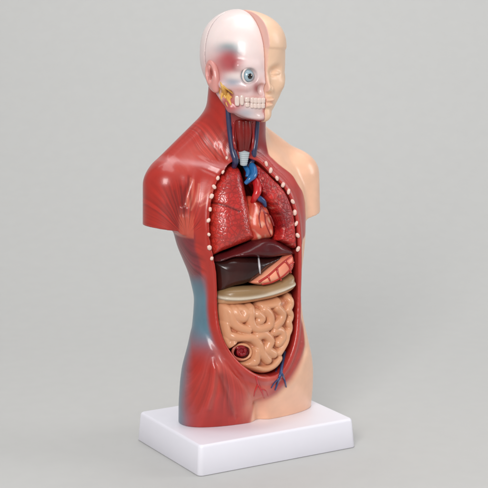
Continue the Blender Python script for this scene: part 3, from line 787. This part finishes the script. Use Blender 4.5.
# salivary gland / nerve: yellow branching strip below the ear
M_yel = material('nerve_yellow', (214, 166, 84), 0.4, 0.2, 0.05, mottle=0.2)
VFs = []
for L, R in (([(220.5,82),(223,88),(226,94),(229,100),(231,105)], (0.06,0.12,0.15,0.12,0.05)), ([(222.5,86),(227,89),(232,93),(237,96)], (0.08,0.08,0.06,0.03)),
             ([(226,94),(231,97),(236,99.5)], (0.08,0.06,0.03)), ([(224,91),(221.5,97),(223,103)], (0.09,0.07,0.03)), ([(222,85),(219.5,90),(220,95)], (0.06,0.06,0.03)),
             ([(228,98),(226,103),(228,107)], (0.07,0.05,0.03)), ([(225,91),(228,94),(230,99)], (0.1,0.12,0.07)), ([(223,88),(223.5,93),(226,98)], (0.1,0.12,0.08))):
    P = catmull([hit(px, py, KB, -0.03)[0] for px, py in L], 4); VFs.append(tube_vf(P, np.interp(np.linspace(0, 1, len(P)), np.linspace(0, 1, len(R)), R), 8))
mesh('salivary_gland', *join_vf(VFs), M_yel, skull)
# teeth
def tooth(px, py, w, h, d=0.08):
    q, n = hit(px, py, KB)
    n = np.array([q[0]*0.9, q[1], 0]); n /= np.linalg.norm(n)+1e-9; t = np.cross([0, 0, 1], n)
    V, F = blob(q+n*0.03, (w/2, d, h/2), np.array([t, n, [0, 0, 1]]), 12, 9, 0.6)
    mesh('tooth', V, F, M_tooth, skull)
for px, w, dy in ((252.2, 0.25, 0.0), (255.6, 0.26, 0.3), (259.2, 0.28, 0.4), (262.9, 0.26, 0.3)):
    tooth(px, 100.2+dy, w, 0.34); tooth(px-0.2, 105.3+dy, w*0.95, 0.32)
for px, py, w, h in ((237.3, 100.5, 0.3, 0.62), (242, 100, 0.26, 0.6), (247.2, 99.5, 0.3, 0.3), (247.4, 104.5, 0.28, 0.3)):
    tooth(px, py, w, h, 0.08)

def build_face():
    ax, (X, Y, Z) = grid((-0.1, -3.7, 19.3), (3.0, 3.5, 26.9), 0.042)
    f = head_base(X, Y, Z, True)-0.05
    f = smin(f, cap(X, Y, Z, (0.15, -1.97, 23.62), (1.3, -1.7, 23.7), 0.28, 0.22), 0.3)     # brow
    f = smin(f, cap(X, Y, Z, (0, -2.03, 23.2), (0, -2.62, 22.05), 0.2, 0.24), 0.3)           # nose
    f = smin(f, ell(X, Y, Z, (0.3, -2.38, 21.95), (0.26, 0.28, 0.22)), 0.15)
    f = smax(f, -ell(X, Y, Z, (0.82, -2.5, 22.95), (0.55, 0.42, 0.32)), 0.3)                 # socket
    f = smin(f, ell(X, Y, Z, (0.8, -1.84, 22.8), (0.46, 0.42, 0.27)), 0.12)                  # closed lids
    f = f+0.045*np.exp(-((Z-22.68-0.25*(X-0.8)**2)/0.04)**2)*(np.abs(X-0.8) < 0.42)*(Y < -1.5)
    f = smin(f, ell(X, Y, Z, (1.15, -1.65, 22.2), (0.5, 0.5, 0.45)), 0.4)                    # cheek
    f = smin(f, ell(X, Y, Z, (0.1, -2.4, 21.32), (0.55, 0.24, 0.14)), 0.14)                  # lips
    f = smin(f, ell(X, Y, Z, (0.1, -2.36, 21.03), (0.48, 0.24, 0.15)), 0.1)
    f = smax(f, -cap(X, Y, Z, (0, -2.7, 21.18), (0.62, -2.35, 21.2), 0.03, 0.03), 0.06)
    f = smin(f, ell(X, Y, Z, (0.12, -1.95, 20.42), (0.5, 0.45, 0.42)), 0.3)                   # chin
    # hairline step on the forehead
    f = f-0.08*sstep(24.25, 24.45, Z+0.1*X)*sstep(1.0, -0.5, Y)
    f = smin(f, ell(X, Y-0.18*(Z-22.5)+0.15, Z, (2.42, 0.2, 22.5), (0.3, 0.5, 0.9)), 0.08)   # ear of the far side
    f = np.maximum(f, 0.006-X)
    V, F = nets(f.astype(np.float32), ax); V = relax(V, F, 2, 0.4)
    x, y, z = V.T
    col = np.tile(lin((240, 200, 168)), (len(V), 1))
    def mix(c, w):
        nonlocal col
        w = np.clip(w, 0, 1)[:, None]; col = col*(1-w)+lin(c)*w
    mix((226, 178, 166), sstep(0.07, 0.03, x)*sstep(23.6, 24.6, z)); mix((232, 184, 164), sstep(0.07, 0.03, x)*sstep(24.6, 23.6, z))
    mix((228, 166, 140), 0.5*np.exp(-((z-21.2)/0.2)**2)*(y < -2.1)*(x < 0.7))
    mesh('face_half', V, F, M_face, root, col)
build_face()
# little hook in the notch at the crown
cr = hit(238, 12, KB)[0]
P = [at(238.2, 11.5, 0.3)+np.array([0, 0, dz]) for dz in (-0.25, 0.0)]
V, F = tube_vf(P, (0.07, 0.05), 10); mesh('crown_peg', V, F, material('peg_grey', (120, 96, 96), 0.4, 0.1, 0), skull)

# ------------------------------------------------------------------ tabletop and backdrop in one seamless sweep
def sweep():
    V = []; F = []
    # profile along the viewing direction: flat table, wide curve, wall
    prof_ = [(-2.0, 0)]+[(s, 0) for s in (-1.0, -0.5, 0.0, 0.15)]
    R = 0.85; c = (0.25, R)
    prof_ += [(c[0]+R*math.sin(a), R-R*math.cos(a)) for a in np.linspace(0, math.pi/2, 24)]
    prof_ += [(c[0]+R, 1.2), (c[0]+R, 2.2)]
    fx, fy = math.sin(TH), math.cos(TH)
    for s, z in prof_:
        for w_ in (-2.2, -1, 0, 1, 2.2):
            V.append(((fx*s+fy*w_)/S, (fy*s-fx*w_)/S, z/S))
    for j in range(len(prof_)-1):
        for k in range(4): F.append((j*5+k, j*5+k+1, (j+1)*5+k+1, (j+1)*5+k))
    return V, F
V, F = sweep()
M_bg = material('backdrop_grey', (189, 188.5, 186), 0.5, 0, 0, bstr=0.02, mottle=0.012, spec=0.3)
bg = mesh('backdrop', V, F, M_bg, None)
bg['kind'] = 'structure'
